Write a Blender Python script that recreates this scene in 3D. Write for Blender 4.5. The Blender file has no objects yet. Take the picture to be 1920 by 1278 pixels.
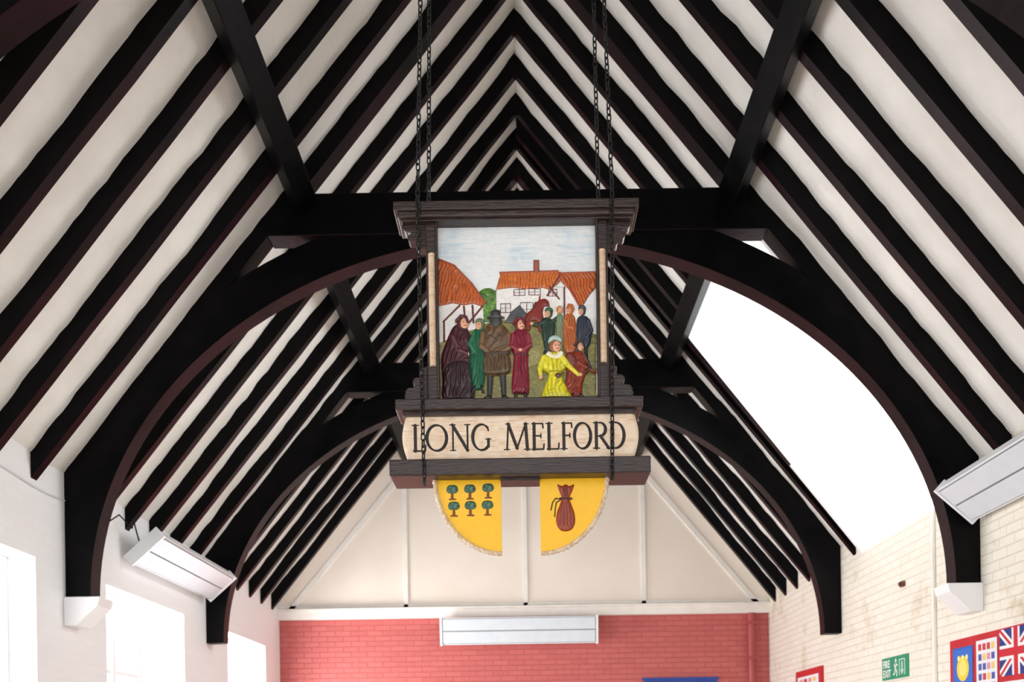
import bpy, math, random
import numpy as np
from mathutils import Vector, Matrix, noise
random.seed(3); rng=np.random.default_rng(5)
F=1867.0; EYE=1.6; ROLL=0.0157; PX,PY=986.0,1400.0
HW=3.5; PLATE=1.97; SL=1.24; RIDGE=PLATE+HW*SL; COS=1/math.sqrt(1+SL*SL)
RD=0.125; RDV=RD/COS
Y0,Y1=-2.5,14.25
TR=[4.40,7.70,11.05]
def s2l(c):
    c=c/255.0
    return c/12.92 if c<=0.04045 else ((c+0.055)/1.055)**2.4
def rgb(r,g,b): return (s2l(r),s2l(g),s2l(b))
# ------------------------------------------------------------ materials
def nodes(name):
    m=bpy.data.materials.new(name); m.use_nodes=True
    nt=m.node_tree; return m,nt,nt.nodes['Principled BSDF']
def mat(name,c1,c2=None,rough=0.5,scale=6.0,bump=0.0,bscale=40.0,spec=0.5,stretch=(1,1,1),metal=0.0,bdist=0.01):
    m,nt,p=nodes(name); p.inputs['Roughness'].default_value=rough
    p.inputs['Specular IOR Level'].default_value=spec; p.inputs['Metallic'].default_value=metal
    tc=nt.nodes.new('ShaderNodeTexCoord'); mp=nt.nodes.new('ShaderNodeMapping'); mp.inputs['Scale'].default_value=stretch
    nt.links.new(tc.outputs['Object'],mp.inputs['Vector'])
    n=nt.nodes.new('ShaderNodeTexNoise'); n.inputs['Scale'].default_value=scale; n.inputs['Detail'].default_value=5
    nt.links.new(mp.outputs['Vector'],n.inputs['Vector'])
    r=nt.nodes.new('ShaderNodeValToRGB'); r.color_ramp.elements[0].position=0.35; r.color_ramp.elements[1].position=0.68
    c2=c2 or tuple(x*0.85 for x in c1)
    r.color_ramp.elements[0].color=(*c1,1); r.color_ramp.elements[1].color=(*c2,1)
    nt.links.new(n.outputs['Fac'],r.inputs['Fac']); nt.links.new(r.outputs['Color'],p.inputs['Base Color'])
    if bump>0:
        n2=nt.nodes.new('ShaderNodeTexNoise'); n2.inputs['Scale'].default_value=bscale; n2.inputs['Detail'].default_value=4
        nt.links.new(mp.outputs['Vector'],n2.inputs['Vector'])
        b=nt.nodes.new('ShaderNodeBump'); b.inputs['Strength'].default_value=bump; b.inputs['Distance'].default_value=bdist
        nt.links.new(n2.outputs['Fac'],b.inputs['Height']); nt.links.new(b.outputs['Normal'],p.inputs['Normal'])
    return m
def brick(name,c1,c2,cm,axis,stain=None,rough=0.6,bst=0.7):
    m,nt,p=nodes(name); p.inputs['Roughness'].default_value=rough
    tc=nt.nodes.new('ShaderNodeTexCoord'); sx=nt.nodes.new('ShaderNodeSeparateXYZ'); cx=nt.nodes.new('ShaderNodeCombineXYZ')
    nt.links.new(tc.outputs['Object'],sx.inputs[0]); nt.links.new(sx.outputs[axis],cx.inputs[0]); nt.links.new(sx.outputs[2],cx.inputs[1])
    b=nt.nodes.new('ShaderNodeTexBrick'); b.inputs['Scale'].default_value=1.0
    b.inputs['Brick Width'].default_value=0.225; b.inputs['Row Height'].default_value=0.075
    b.inputs['Mortar Size'].default_value=0.006; b.inputs['Mortar Smooth'].default_value=0.6
    b.inputs['Color1'].default_value=(*c1,1); b.inputs['Color2'].default_value=(*c2,1); b.inputs['Mortar'].default_value=(*cm,1)
    nt.links.new(cx.outputs[0],b.inputs['Vector'])
    col=b.outputs['Color']
    n=nt.nodes.new('ShaderNodeTexNoise'); n.inputs['Scale'].default_value=2.2; n.inputs['Detail'].default_value=7; n.inputs['Roughness'].default_value=0.7
    nt.links.new(tc.outputs['Object'],n.inputs['Vector'])
    if stain:
        r=nt.nodes.new('ShaderNodeValToRGB'); r.color_ramp.elements[0].position=0.54; r.color_ramp.elements[1].position=0.72
        r.color_ramp.elements[0].color=(0,0,0,1); r.color_ramp.elements[1].color=(0.75,0.75,0.75,1)
        nt.links.new(n.outputs['Fac'],r.inputs['Fac'])
        mx=nt.nodes.new('ShaderNodeMix'); mx.data_type='RGBA'
        nt.links.new(r.outputs['Color'],mx.inputs[0]); nt.links.new(col,mx.inputs[6]); mx.inputs[7].default_value=(*stain,1)
        col=mx.outputs[2]
    nt.links.new(col,p.inputs['Base Color'])
    ad=nt.nodes.new('ShaderNodeMath'); ad.operation='MULTIPLY_ADD'; ad.inputs[1].default_value=-1.0
    n3=nt.nodes.new('ShaderNodeTexNoise'); n3.inputs['Scale'].default_value=14; n3.inputs['Detail'].default_value=4
    nt.links.new(tc.outputs['Object'],n3.inputs['Vector'])
    nt.links.new(b.outputs['Fac'],ad.inputs[0]); nt.links.new(n3.outputs['Fac'],ad.inputs[2])
    bp=nt.nodes.new('ShaderNodeBump'); bp.inputs['Strength'].default_value=bst; bp.inputs['Distance'].default_value=0.008
    nt.links.new(ad.outputs[0],bp.inputs['Height']); nt.links.new(bp.outputs['Normal'],p.inputs['Normal'])
    return m
def vmat(name,rough=0.4,bump=0.25,bscale=120,bdist=0.003):
    m,nt,p=nodes(name); p.inputs['Roughness'].default_value=rough
    a=nt.nodes.new('ShaderNodeAttribute'); a.attribute_name='Col'
    nt.links.new(a.outputs['Color'],p.inputs['Base Color'])
    tc=nt.nodes.new('ShaderNodeTexCoord'); n=nt.nodes.new('ShaderNodeTexNoise'); n.inputs['Scale'].default_value=bscale
    nt.links.new(tc.outputs['Object'],n.inputs['Vector'])
    b=nt.nodes.new('ShaderNodeBump'); b.inputs['Strength'].default_value=bump; b.inputs['Distance'].default_value=bdist
    nt.links.new(n.outputs['Fac'],b.inputs['Height']); nt.links.new(b.outputs['Normal'],p.inputs['Normal'])
    return m
M_black=mat('black_timber',(0.0014,0.0014,0.0017),(0.004,0.0032,0.0035),rough=0.42,scale=5,bump=0.35,bscale=18,spec=0.08,bdist=0.006)
M_maroon=mat('timber_soffit_sheen',(0.003,0.0018,0.002),(0.022,0.005,0.009),rough=0.4,scale=2.2,bump=0.35,bscale=20,spec=0.12,bdist=0.006)  # same timber; pinkish reflected light on undersides painted in as maroon
M_plaster=mat('roof_plaster',rgb(242,239,234),rgb(229,225,219),rough=0.75,scale=2.5,bump=0.5,bscale=7,bdist=0.02)
M_white=mat('white_paint',rgb(248,249,250),rgb(243,244,246),rough=0.45,scale=3,bump=0.1,bscale=20)
M_gable=mat('gable_board_paint',rgb(248,237,225),rgb(242,230,217),rough=0.55,scale=1.2,bump=0.1,bscale=8)
M_trim=mat('cream_trim_paint',rgb(250,245,238),rgb(243,237,229),rough=0.5)
M_wl=brick('painted_brick_left',rgb(250,250,252),rgb(248,248,250),rgb(247,247,249),1,bst=0.15)
M_wr=brick('painted_brick_right',rgb(245,239,227),rgb(241,234,220),rgb(236,227,210),1,stain=rgb(202,182,148))
M_red=brick('painted_brick_red',rgb(204,106,102),rgb(196,98,95),rgb(186,90,88),0)
M_floor=mat('floor_boards',rgb(200,190,178),rgb(184,172,158),rough=0.4,scale=2,stretch=(8,0.6,1))
M_heater=mat('heater_enamel',rgb(242,245,248),rgb(238,241,244),rough=0.35)
M_heatface=mat('heater_face',rgb(222,228,235),rgb(216,223,230),rough=0.4)
M_groove=mat('heater_groove',rgb(130,135,140),rgb(120,125,130),rough=0.6)
M_chain=mat('chain_iron',(0.005,0.005,0.006),(0.014,0.012,0.011),rough=0.4,scale=80,spec=0.5,metal=0.2)
M_brown=mat('sign_brown_paint',rgb(52,33,27),rgb(36,22,18),rough=0.32,scale=14,bump=0.6,bscale=22,stretch=(1,3,6),bdist=0.004)
M_cream=mat('sign_cream_wood',rgb(232,204,174),rgb(212,178,144),rough=0.5,scale=12,bump=0.5,bscale=30,stretch=(1,1,5))
M_rope=mat('sign_rope_paint',rgb(232,212,184),rgb(200,170,136),rough=0.6,scale=60)
M_yellow=mat('shield_yellow_paint',rgb(246,190,10),rgb(236,180,8),rough=0.35)
M_relief=vmat('sign_enamel_relief',rough=0.3,bump=0.4,bscale=110,bdist=0.002)
M_shield=vmat('shield_enamel',rough=0.4,bump=0.15,bscale=60,bdist=0.002)
M_board=vmat('sign_board_paint',rough=0.5,bump=0.3,bscale=60)
M_paper=vmat('poster_paper',rough=0.7,bump=0.05)
M_redcloth=mat('red_display_cloth',rgb(200,28,40),rgb(188,22,34),rough=0.7)
M_blue=mat('blue_noticeboard',rgb(50,80,160),rgb(40,70,150),rough=0.7)
M_green=mat('exit_green',rgb(20,150,110),rgb(18,145,105),rough=0.4)
M_signwhite=mat('exit_white',rgb(245,250,248),rgb(240,246,244),rough=0.4)
M_redpipe=mat('red_pipe_paint',rgb(180,80,80),rgb(172,74,74),rough=0.45)
M_rust=mat('rusty_iron',rgb(120,70,45),rgb(90,50,35),rough=0.8,scale=40)
M_tile=mat('roof_tile',rgb(120,70,50),rgb(95,55,40),rough=0.8)
# ------------------------------------------------------------ mesh builder
class MB:
    def __init__(s): s.v=[];s.f=[];s.m=[]
    def add(s,v,f,mi=0):
        o=len(s.v); s.v+= [tuple(x) for x in v]
        for k,q in enumerate(f): s.f.append([i+o for i in q]); s.m.append(mi[k] if isinstance(mi,list) else mi)
    def box(s,x0,x1,y0,y1,z0,z1,mi=0):
        v=[(x0,y0,z0),(x1,y0,z0),(x1,y1,z0),(x0,y1,z0),(x0,y0,z1),(x1,y0,z1),(x1,y1,z1),(x0,y1,z1)]
        s.add(v,[(0,3,2,1),(4,5,6,7),(0,1,5,4),(1,2,6,5),(2,3,7,6),(3,0,4,7)],mi)
    def prism(s,pts,y0,y1,mi=0,side=None):
        n=len(pts); v=[(x,y0,z) for x,z in pts]+[(x,y1,z) for x,z in pts]
        f=[list(range(n)),list(range(2*n-1,n-1,-1))]; ms=[mi,mi]
        for i in range(n):
            j=(i+1)%n; f.append([i,i+n,j+n,j]); ms.append(side[i] if side else mi)
        s.add(v,f,ms)
    def obj(s,name,mats,parent=None,bevel=0,smooth=False,loc=None):
        me=bpy.data.meshes.new(name); me.from_pydata(s.v,[],s.f); 
        for m in mats: me.materials.append(m)
        me.polygons.foreach_set('material_index',s.m)
        import bmesh
        bm=bmesh.new(); bm.from_mesh(me); bmesh.ops.recalc_face_normals(bm,faces=bm.faces); bm.to_mesh(me); bm.free()
        if smooth: me.polygons.foreach_set('use_smooth',[True]*len(me.polygons))
        o=bpy.data.objects.new(name,me); bpy.context.scene.collection.objects.link(o)
        if bevel>0:
            b=o.modifiers.new('bevel','BEVEL'); b.width=bevel; b.segments=2; b.limit_method='ANGLE'; b.angle_limit=math.radians(50)
        if parent: o.parent=parent
        return o
def empty(name):
    e=bpy.data.objects.new(name,None); bpy.context.scene.collection.objects.link(e); return e
def Z(h): return h+EYE
def under(x): return PLATE+(HW-abs(x))*SL
# ------------------------------------------------------------ floor, walls
b=MB(); b.box(-HW-0.35,HW+0.35,Y0,Y1+0.3,-0.1,0); b.obj('floor',[M_floor])
WT=PLATE+RDV+0.02
LW=[(1.6,3.5),(4.95,7.15),(8.35,10.25),(11.75,13.45)]
b=MB(); zs,zt=1.0,Z(1.42); prev=Y0
for y0,y1 in LW:
    b.box(-HW-0.35,-HW,prev,y0,0,Z(WT)); b.box(-HW-0.35,-HW,y0,y1,0,zs); b.box(-HW-0.35,-HW,y0,y1,zt,Z(WT)); prev=y1
b.box(-HW-0.35,-HW,prev,Y1,0,Z(WT)); b.obj('wall_left',[M_wl])
D0,D1=7.86,10.25
b=MB(); b.box(HW,HW+0.35,Y0,D0,0,Z(WT)); b.box(HW,HW+0.35,D0,D1,0,Z(PLATE)); b.box(HW,HW+0.35,D1,Y1,0,Z(WT)); b.obj('wall_right',[M_wr])
b=MB(); b.box(-HW-0.35,HW+0.35,Y1,Y1+0.3,0,Z(1.86)); b.obj('wall_far_lower',[M_red])
e=RDV+0.1
b=MB(); b.prism([(-HW-.3,Z(1.86)),(HW+.3,Z(1.86)),(HW+.3,Z(PLATE+e-.3*SL)),(0,Z(RIDGE+e)),(-HW-.3,Z(PLATE+e-.3*SL))],Y1,Y1+0.3)
b.obj('wall_far_gable',[M_gable])
b=MB()
b.box(-HW,HW,Y1-0.10,Y1,Z(1.86),Z(1.98)); b.box(-HW,HW,Y1-0.13,Y1,Z(1.98),Z(2.01))
b.obj('trim_1',[M_trim],bevel=0.006)
b=MB()
for x in (-1.68,0.03,1.72):
    b.box(x-0.035,x+0.035,Y1-0.03,Y1,Z(2.01),Z(under(x)-0.32))
off=0.38
for sg in (-1,1):
    p=[(sg*(HW-0.22),Z(2.01)),(sg*(HW-0.12),Z(2.01)),(0,Z(under(0)-off+0.1)),(0,Z(under(0)-off-0.02))]
    b.prism(p,Y1-0.03,Y1)
b.box(-HW,HW,Y1-0.03,Y1,Z(2.01),Z(2.07))
b.obj('trim_2',[M_trim],bevel=0.005)
# ------------------------------------------------------------ ceiling plaster
def plaster(mb,sg,y0,y1,xa,xb):
    nx=max(2,int(abs(xb-xa)/0.05)); ny=max(2,int((y1-y0)/0.06)); v=[];f=[]
    for j in range(ny+1):
        y=y0+(y1-y0)*j/ny
        for i in range(nx+1):
            x=xa+(xb-xa)*i/nx
            dz=noise.noise(Vector((x*2.2*sg+9,y*2.6,sg*3)))*0.035+noise.noise(Vector((x*10*sg,y*9,sg*5)))*0.02-0.008
            v.append((sg*x,y,Z(under(x)+RDV+dz)))
    for j in range(ny):
        for i in range(nx):
            a=j*(nx+1)+i; f.append((a,a+1,a+nx+2,a+nx+1))
    mb.add(v,f)
b=MB(); plaster(b,-1,Y0,Y1,0,HW+0.02); plaster(b,1,Y0,D0,0,HW+0.02); plaster(b,1,D0,D1,0,1.72); plaster(b,1,D1,Y1,0,HW+0.02)
b.obj('ceiling',[M_plaster],smooth=True)
b=MB()
def roofslab(sg,y0,y1,xa,xb):
    t0=RDV+0.06; t1=t0+0.2
    b.prism([(sg*xa,Z(under(xa)+t0)),(sg*xb,Z(PLATE+(HW-xb)*SL+t0)),(sg*xb,Z(PLATE+(HW-xb)*SL+t1)),(sg*xa,Z(under(xa)+t1))],y0,y1)
roofslab(-1,Y0,Y1+0.3,0,HW+0.6); roofslab(1,Y0,D0-0.06,0,HW+0.6); roofslab(1,D0-0.06,D1+0.06,0,1.68); roofslab(1,D1+0.06,Y1+0.3,0,HW+0.6)
b.obj('roof_covering',[M_tile])
# dormer lining
b=MB()
dh=Z(under(1.72)+RDV-0.03)
for ya,yb in ((D0-0.06,D0),(D1-0.01,D1+0.06)):
    b.prism([(1.72,dh),(1.72,dh-0.14),(HW,Z(PLATE-0.02)),(HW+0.37,Z(PLATE-0.02)),(HW+0.37,dh-0.15)],ya,yb)
b.prism([(1.66,dh),(HW+0.4,dh-0.15),(HW+0.4,dh-0.05),(1.66,dh+0.1)],D0-0.06,D1+0.06)
b.obj('wall_dormer',[M_white])
def window(name,X,y0,y1,z0,z1,n=3,tr=None,sill=True,sgn=-1):
    b=MB(); w=0.06; x0,x1=X,X+sgn*0.07
    xa,xb=min(x0,x1),max(x0,x1)
    b.box(xa,xb,y0,y1,z0,z0+w); b.box(xa,xb,y0,y1,z1-w,z1); b.box(xa,xb,y0,y0+w,z0+w,z1-w); b.box(xa,xb,y1-w,y1,z0+w,z1-w)
    for i in range(1,n):
        y=y0+(y1-y0)*i/n; b.box(xa,xb,y-0.04,y+0.04,z0+w,z1-w)
    for t in (tr or []):
        z=z0+(z1-z0)*t
        for i in range(n):
            ya=y0+(y1-y0)*i/n+ (w if i==0 else 0.04); yb=y0+(y1-y0)*(i+1)/n-(w if i==n-1 else 0.04)
            b.box(xa+0.01,xb-0.01,ya,yb,z-0.02,z+0.02)
    if sill: b.box(X-0.02 if sgn<0 else X-0.2,X+0.2 if sgn<0 else X+0.02,y0+.001,y1-.001,z0-0.0,z0+0.03)
    return b.obj(name,[M_white],bevel=0.005)
for i,(y0,y1) in enumerate(LW): window('window_%d'%(i+1),-HW-0.2,y0,y1,zs,zt,3,[0.33,0.66])
window('window_5',HW+0.2,D0+0.0,D1,Z(PLATE),dh-0.12,2,None,sill=False,sgn=1)
# ------------------------------------------------------------ rafters
b=MB(); bay=(TR[2]-TR[1])/6; w=0.085
ys=[TR[1]+k*bay for k in range(-18,12)]
for y in ys:
    if y<Y0+0.1 or y>Y1-0.15: continue
    if any(abs(y-t)<0.1 for t in TR): continue
    for sg in (-1,1):
        xb=HW
        if sg>0 and abs(y-(D1+0.04))<0.2: continue
        if sg>0 and D0-0.05<y<D1-0.02: xb=1.72
        n=10; pl=[];pu=[]
        jy=random.uniform(-0.012,0.012)
        for i in range(n+1):
            x=xb*i/n; dz=random.uniform(-0.006,0.006)
            pl.append((sg*x,Z(under(x)+dz))); pu.append((sg*x,Z(under(x)+RDV+0.03)))
        pts=pl+pu[::-1]; side=[1]*n+[0]*(n+2)
        b.prism(pts,y+jy-w/2,y+jy+w/2,0,side)
for sg in (1,):
    b.prism([(0,Z(RIDGE)),(sg*HW,Z(PLATE)),(sg*HW,Z(PLATE+RDV+.03)),(0,Z(RIDGE+RDV+.03))],D1+0.005,D1+0.085,0,[1,0,0,0])
b.obj('roof_rafters',[M_black,M_maroon])
def purlin(sg,name):
    b=MB(); cx=1.68; t=Vector((-1,SL)).normalized(); n=Vector((-SL,-1)).normalized()
    c=Vector((cx,under(cx)))
    P=[c-t*0.085,c+t*0.085,c+t*0.085+n*0.13,c-t*0.085+n*0.13]
    b.prism([(sg*p.x,Z(p.y)) for p in P],Y0,Y1,0,[0,0,0,0]); return b.obj(name,[M_black,M_maroon],bevel=0.008)
purlin(-1,'roof_purlin'); purlin(1,'roof_purlin.001')
# ------------------------------------------------------------ trusses
AX,AZ,A0=3.31,2.71,1.2
def truss(y,name):
    b=MB(); h=0.085; y0,y1=y-h,y+h
    for sg in (-1,1):
        b.prism([(0,Z(RIDGE)),(sg*HW,Z(PLATE)),(sg*HW,Z(PLATE+RDV+.03)),(0,Z(RIDGE+RDV+.03))],y0,y1,0,[1,0,0,0])
        N=44; I=[];O=[]
        for i in range(N+1):
            t=math.pi/2*i/N; c,s_=math.cos(t),math.sin(t)
            p=Vector((AX*c,A0+AZ*s_)); n=Vector((c/AX,s_/AZ)).normalized()
            d=0.29
            if n.x>1e-6: d=min(d,(HW-p.x)/n.x)
            dn=n.y+SL*n.x; d=min(d,(PLATE+SL*HW-(p.y+SL*p.x))/dn)
            q=p+n*max(d,0.02); I.append(p);O.append(q)
        v=[];f=[];ms=[]
        for i in range(N+1):
            for p in (I[i],O[i]):
                for yy in (y0,y1): v.append((sg*p.x,yy,Z(p.y)))
        for i in range(N):
            a=i*4;c=a+4
            f+=[(a,c,c+2,a+2),(a+1,a+3,c+3,c+1),(a,a+1,c+1,c),(a+2,c+2,c+3,a+3)]; ms+=[0,0,1,0]
        f.append((0,2,3,1)); ms.append(0)
        b.add(v,f,ms)
        b.prism([(sg*HW,Z(PLATE)),(sg*HW,Z(1.5)),(sg*3.3,Z(1.7)),(sg*3.1,Z(under(3.1)))],y0+.002,y1-.002)
    b.obj(name,[M_black,M_maroon])
    return b
def truss_full(y,name):
    truss(y,name)
    o=bpy.data.objects[name]
    c=MB(); xe=(RIDGE-3.94)/SL-0.0
    xt=(RIDGE-4.25)/SL
    c.prism([(-xe,Z(3.93)),(xe,Z(3.93)),(xt,Z(4.25)),(-xt,Z(4.25))],y-0.10,y+0.10,0,[1,0,0,0])
    c.obj('collar_beam',[M_black,M_maroon],parent=o,bevel=0.006)
truss_full(TR[0],'roof_truss'); truss_full(TR[1],'roof_truss.001'); truss_full(TR[2],'roof_truss.002')
k=0
for y in TR[:2]:
    for sg in (-1,1):
        b=MB()
        b.prism([(sg*3.22,Z(1.198)),(sg*HW,Z(1.198)),(sg*HW,Z(0.98)),(sg*3.4,Z(0.98)),(sg*3.24,Z(1.13))],y-0.13,y+0.13)
        b.obj('stone_corbel' + ('' if k==0 else '.%03d'%k),[M_white],bevel=0.01); k+=1
# ------------------------------------------------------------ heaters
def heater(name,ctr,face_n,along,L,W,T=0.09):
    b=MB(); b.box(-L/2,L/2,-W/2,W/2,-T,0,0)
    b.box(-L/2+0.02,L/2-0.02,-W/2+0.012,W/2-0.012,0,0.002,2)
    b.box(-L/2+0.03,L/2-0.03,-W/2+0.02,-0.007,0.002,0.012,1); b.box(-L/2+0.03,L/2-0.03,0.007,W/2-0.02,0.002,0.012,1)
    b.box(-L/2-0.012,-L/2+0.02,-W/2-0.012,W/2+0.012,-T-0.005,0.018,0); b.box(L/2-0.02,L/2+0.012,-W/2-0.012,W/2+0.012,-T-0.005,0.018,0)
    for x in (-L*0.3,L*0.3): b.box(x-0.02,x+0.02,-0.05,0.05,-T-0.16,-T,0)
    o=b.obj(name,[M_heater,M_heatface,M_groove],bevel=0.003)
    x=Vector(along).normalized(); z=Vector(face_n).normalized(); yv=z.cross(x)
    o.matrix_world=Matrix(((x.x,yv.x,z.x,ctr[0]),(x.y,yv.y,z.y,ctr[1]),(x.z,yv.z,z.z,ctr[2]),(0,0,0,1)))
heater('infrared_heater',(-3.27,9.75,Z(1.77)),(0.66,0,-0.75),(0,1,0),2.15,0.36)
heater('infrared_heater.001',(3.27,6.45,Z(1.77)),(-0.66,0,-0.75),(0,-1,0),2.15,0.36)
heater('infrared_heater.002',(-0.07,Y1-0.26,Z(1.64)),(0,-1,-0.12),(1,0,0),2.2,0.38)
# ------------------------------------------------------------ raster relief
def vnoise(H,W,cell,seed=0):
    r=np.random.default_rng(seed); gh,gw=int(H/cell)+3,int(W/cell)+3; g=r.random((gh,gw))
    y=np.arange(H)/cell; x=np.arange(W)/cell; yi=y.astype(int); xi=x.astype(int); fy=(y-yi)[:,None]; fx=(x-xi)[None,:]
    fy=fy*fy*(3-2*fy); fx=fx*fx*(3-2*fx)
    a=g[yi][:,xi];b_=g[yi][:,xi+1];c=g[yi+1][:,xi];d=g[yi+1][:,xi+1]
    return (a*(1-fx)+b_*fx)*(1-fy)+(c*(1-fx)+d*fx)*fy
def smooth(pts,n=6):
    P=[np.array(p,float) for p in pts]; out=[]; N=len(P)
    for i in range(N):
        p0,p1,p2,p3=P[i-1],P[i],P[(i+1)%N],P[(i+2)%N]
        for k in range(n):
            t=k/n; out.append(0.5*((2*p1)+(-p0+p2)*t+(2*p0-5*p1+4*p2-p3)*t*t+(-p0+3*p1-3*p2+p3)*t**3))
    return [tuple(q) for q in out]
class Raster:
    def __init__(s,x0,x1,y0,y1,res,xf=None):
        s.x0,s.y0=x0,y0; s.W=int((x1-x0)*res)+1; s.H=int((y1-y0)*res)+1
        s.xs=np.linspace(x0,x1,s.W); s.ys=np.linspace(y0,y1,s.H); s.X,s.Y=np.meshgrid(s.xs,s.ys)
        s.c=np.ones((s.H,s.W,3)); s.h=np.zeros((s.H,s.W)); s.mask=np.ones((s.H,s.W),bool); s.xf=xf or (lambda p:p); s.res=res
    def _dist(s,P,closed=True,pad=0):
        P=np.array(P); lo=P.min(0)-pad; hi=P.max(0)+pad
        i0,i1=np.searchsorted(s.xs,[lo[0],hi[0]]); j0,j1=np.searchsorted(s.ys,[lo[1],hi[1]])
        i1=min(i1+1,s.W); j1=min(j1+1,s.H); 
        if i1<=i0 or j1<=j0: return None
        X=s.X[j0:j1,i0:i1];Y=s.Y[j0:j1,i0:i1]; D=np.full(X.shape,1e9); ins=np.zeros(X.shape,bool)
        n=len(P)
        for k in range(n if closed else n-1):
            a=P[k];b_=P[(k+1)%n]; d=b_-a; L=max(d@d,1e-9)
            t=np.clip(((X-a[0])*d[0]+(Y-a[1])*d[1])/L,0,1)
            D=np.minimum(D,np.hypot(X-a[0]-t*d[0],Y-a[1]-t*d[1]))
            if closed and a[1]!=b_[1]:
                ins^=((a[1]>Y)!=(b_[1]>Y))&(X<(b_[0]-a[0])*(Y-a[1])/(b_[1]-a[1])+a[0])
        return slice(j0,j1),slice(i0,i1),X,Y,D,ins
    def poly(s,pts,col,base=0,infl=0,R=8,fold=None,sm=False,var=0.12,edge=0.0,seed=1):
        P=[s.xf(p) for p in pts]
        if sm: P=smooth(P)
        r=s._dist(P)
        if r is None: return
        J,I,X,Y,D,ins=r
        t=np.clip(D/R,0,1); hh=base+infl*np.sqrt(np.clip(1-(1-t)**2,0,1))
        col=np.array(col); cc=np.ones(X.shape+(3,))*col
        if fold:
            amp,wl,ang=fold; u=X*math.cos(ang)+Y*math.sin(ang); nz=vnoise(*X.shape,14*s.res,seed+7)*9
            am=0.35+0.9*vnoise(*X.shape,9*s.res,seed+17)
            ph=u/wl*2*math.pi+nz; sn=np.sin(ph)*am; hh=hh+amp*1.5*sn*t; cc=cc*(1+0.30*np.clip(sn,-1,1))[...,None]  # fold shading goes into the colour too: dark paint wash in grooves, lighter ridges
        nz=vnoise(*X.shape,max(3,3.0*s.res),seed)-0.5; cc=cc*(1+var*2*nz)[...,None]
        if edge>0: cc=cc*(1-edge*(D<1.6))[...,None]
        s.h[J,I]=np.where(ins,hh,s.h[J,I]); s.c[J,I]=np.where(ins[...,None],np.clip(cc,0,1),s.c[J,I])
    def stroke(s,pts,wd,col,base=0,infl=0,w2=None,seed=2,var=0.1):
        P=[s.xf(p) for p in pts]; n=len(P)
        for k in range(n-1):
            wa=wd if w2 is None else wd+(w2-wd)*k/(n-1); wb=wd if w2 is None else wd+(w2-wd)*(k+1)/(n-1)
            r=s._dist([P[k],P[k+1]],False,pad=max(wa,wb))
            if r is None: continue
            J,I,X,Y,D,_=r
            a=np.array(P[k]);d=np.array(P[k+1])-a; t=np.clip(((X-a[0])*d[0]+(Y-a[1])*d[1])/max(d@d,1e-9),0,1)
            rad=(wa+(wb-wa)*t)/2; ins=D<rad
            hh=base+infl*np.sqrt(np.clip(1-(D/np.maximum(rad,1e-6))**2,0,1))
            nz=vnoise(*X.shape,max(3,3*s.res),seed)-0.5; cc=np.array(col)*(1+var*2*nz)[...,None]
            s.h[J,I]=np.where(ins,hh,s.h[J,I]); s.c[J,I]=np.where(ins[...,None],np.clip(cc,0,1),s.c[J,I])
    def ell(s,cx,cy,rx,ry,col,base=0,infl=0,**k):
        s.poly([(cx+rx*math.cos(a),cy+ry*math.sin(a)) for a in np.linspace(0,2*math.pi,22)[:-1]],col,base,infl,R=min(rx,ry),**k)
    def mesh(s,name,M,mt,parent=None,hscale=1.0):
        V=np.stack(M(s.X,s.Y,s.h*hscale),-1).reshape(-1,3)
        idx=np.arange(s.H*s.W).reshape(s.H,s.W)
        q=np.stack([idx[:-1,:-1],idx[1:,:-1],idx[1:,1:],idx[:-1,1:]],-1)
        mk=s.mask[:-1,:-1]&s.mask[1:,:-1]&s.mask[1:,1:]&s.mask[:-1,1:]
        q=q[mk].reshape(-1,4)
        me=bpy.data.meshes.new(name); me.vertices.add(len(V)); me.vertices.foreach_set('co',V.ravel())
        me.loops.add(q.size); me.loops.foreach_set('vertex_index',q.ravel().astype(np.int32))
        me.polygons.add(len(q)); me.polygons.foreach_set('loop_start',np.arange(0,q.size,4,dtype=np.int32))
        try: me.polygons.foreach_set('loop_total',np.full(len(q),4,dtype=np.int32))
        except Exception: pass
        me.update(calc_edges=True)
        at=me.color_attributes.new('Col','FLOAT_COLOR','POINT')
        c4=np.concatenate([s.c.reshape(-1,3),np.ones((s.H*s.W,1))],1).astype(np.float32); at.data.foreach_set('color',c4.ravel())
        me.polygons.foreach_set('use_smooth',np.ones(len(q),bool))
        me.materials.append(mt); me.validate()
        o=bpy.data.objects.new(name,me); bpy.context.scene.collection.objects.link(o)
        if parent: o.parent=parent
        return o
# ------------------------------------------------------------ the village sign
YS=4.40
def unr(p):
    du=p[0]-PX; dv=PY-p[1]; return (du+dv*ROLL, -(dv-du*ROLL))
def AB(a,b_,Y=YS): return (a*Y/F, Z(b_*Y/F))
sign=empty('village_sign')
CA=-2.6
def sbox(mb,a0,a1,b0,b1,y0,y1,mi=0):
    x0,z0=AB(a0,b0,y0); x1,z1=AB(a1,b1,y0); mb.box(x0,x1,y0,y1,z0,z1,mi)
b=MB()
sbox(b,-233,228,1010,1027,4.30,4.52); b.obj('cornice_top',[M_brown],sign,bevel=0.004)
b=MB(); sbox(b,-226,221,997,1010,4.315,4.505); b.obj('cornice_mid',[M_brown],sign,bevel=0.006)
b=MB(); sbox(b,-219,214,989,997,4.335,4.485); sbox(b,-173,168,982,989,4.375,4.445); b.obj('frame_header',[M_brown],sign,bevel=0.003)
b=MB()
for sg in (-1,1):
    def sa(d): return CA+sg*d
    a0,a1=sorted((sa(148.3),sa(170.5)))
    sbox(b,a0,a1,655,990,4.36,4.44)
    a0,a1=sorted((sa(148.3),sa(153)))
    sbox(b,a0,a1,657,988,4.345,4.36)
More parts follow.
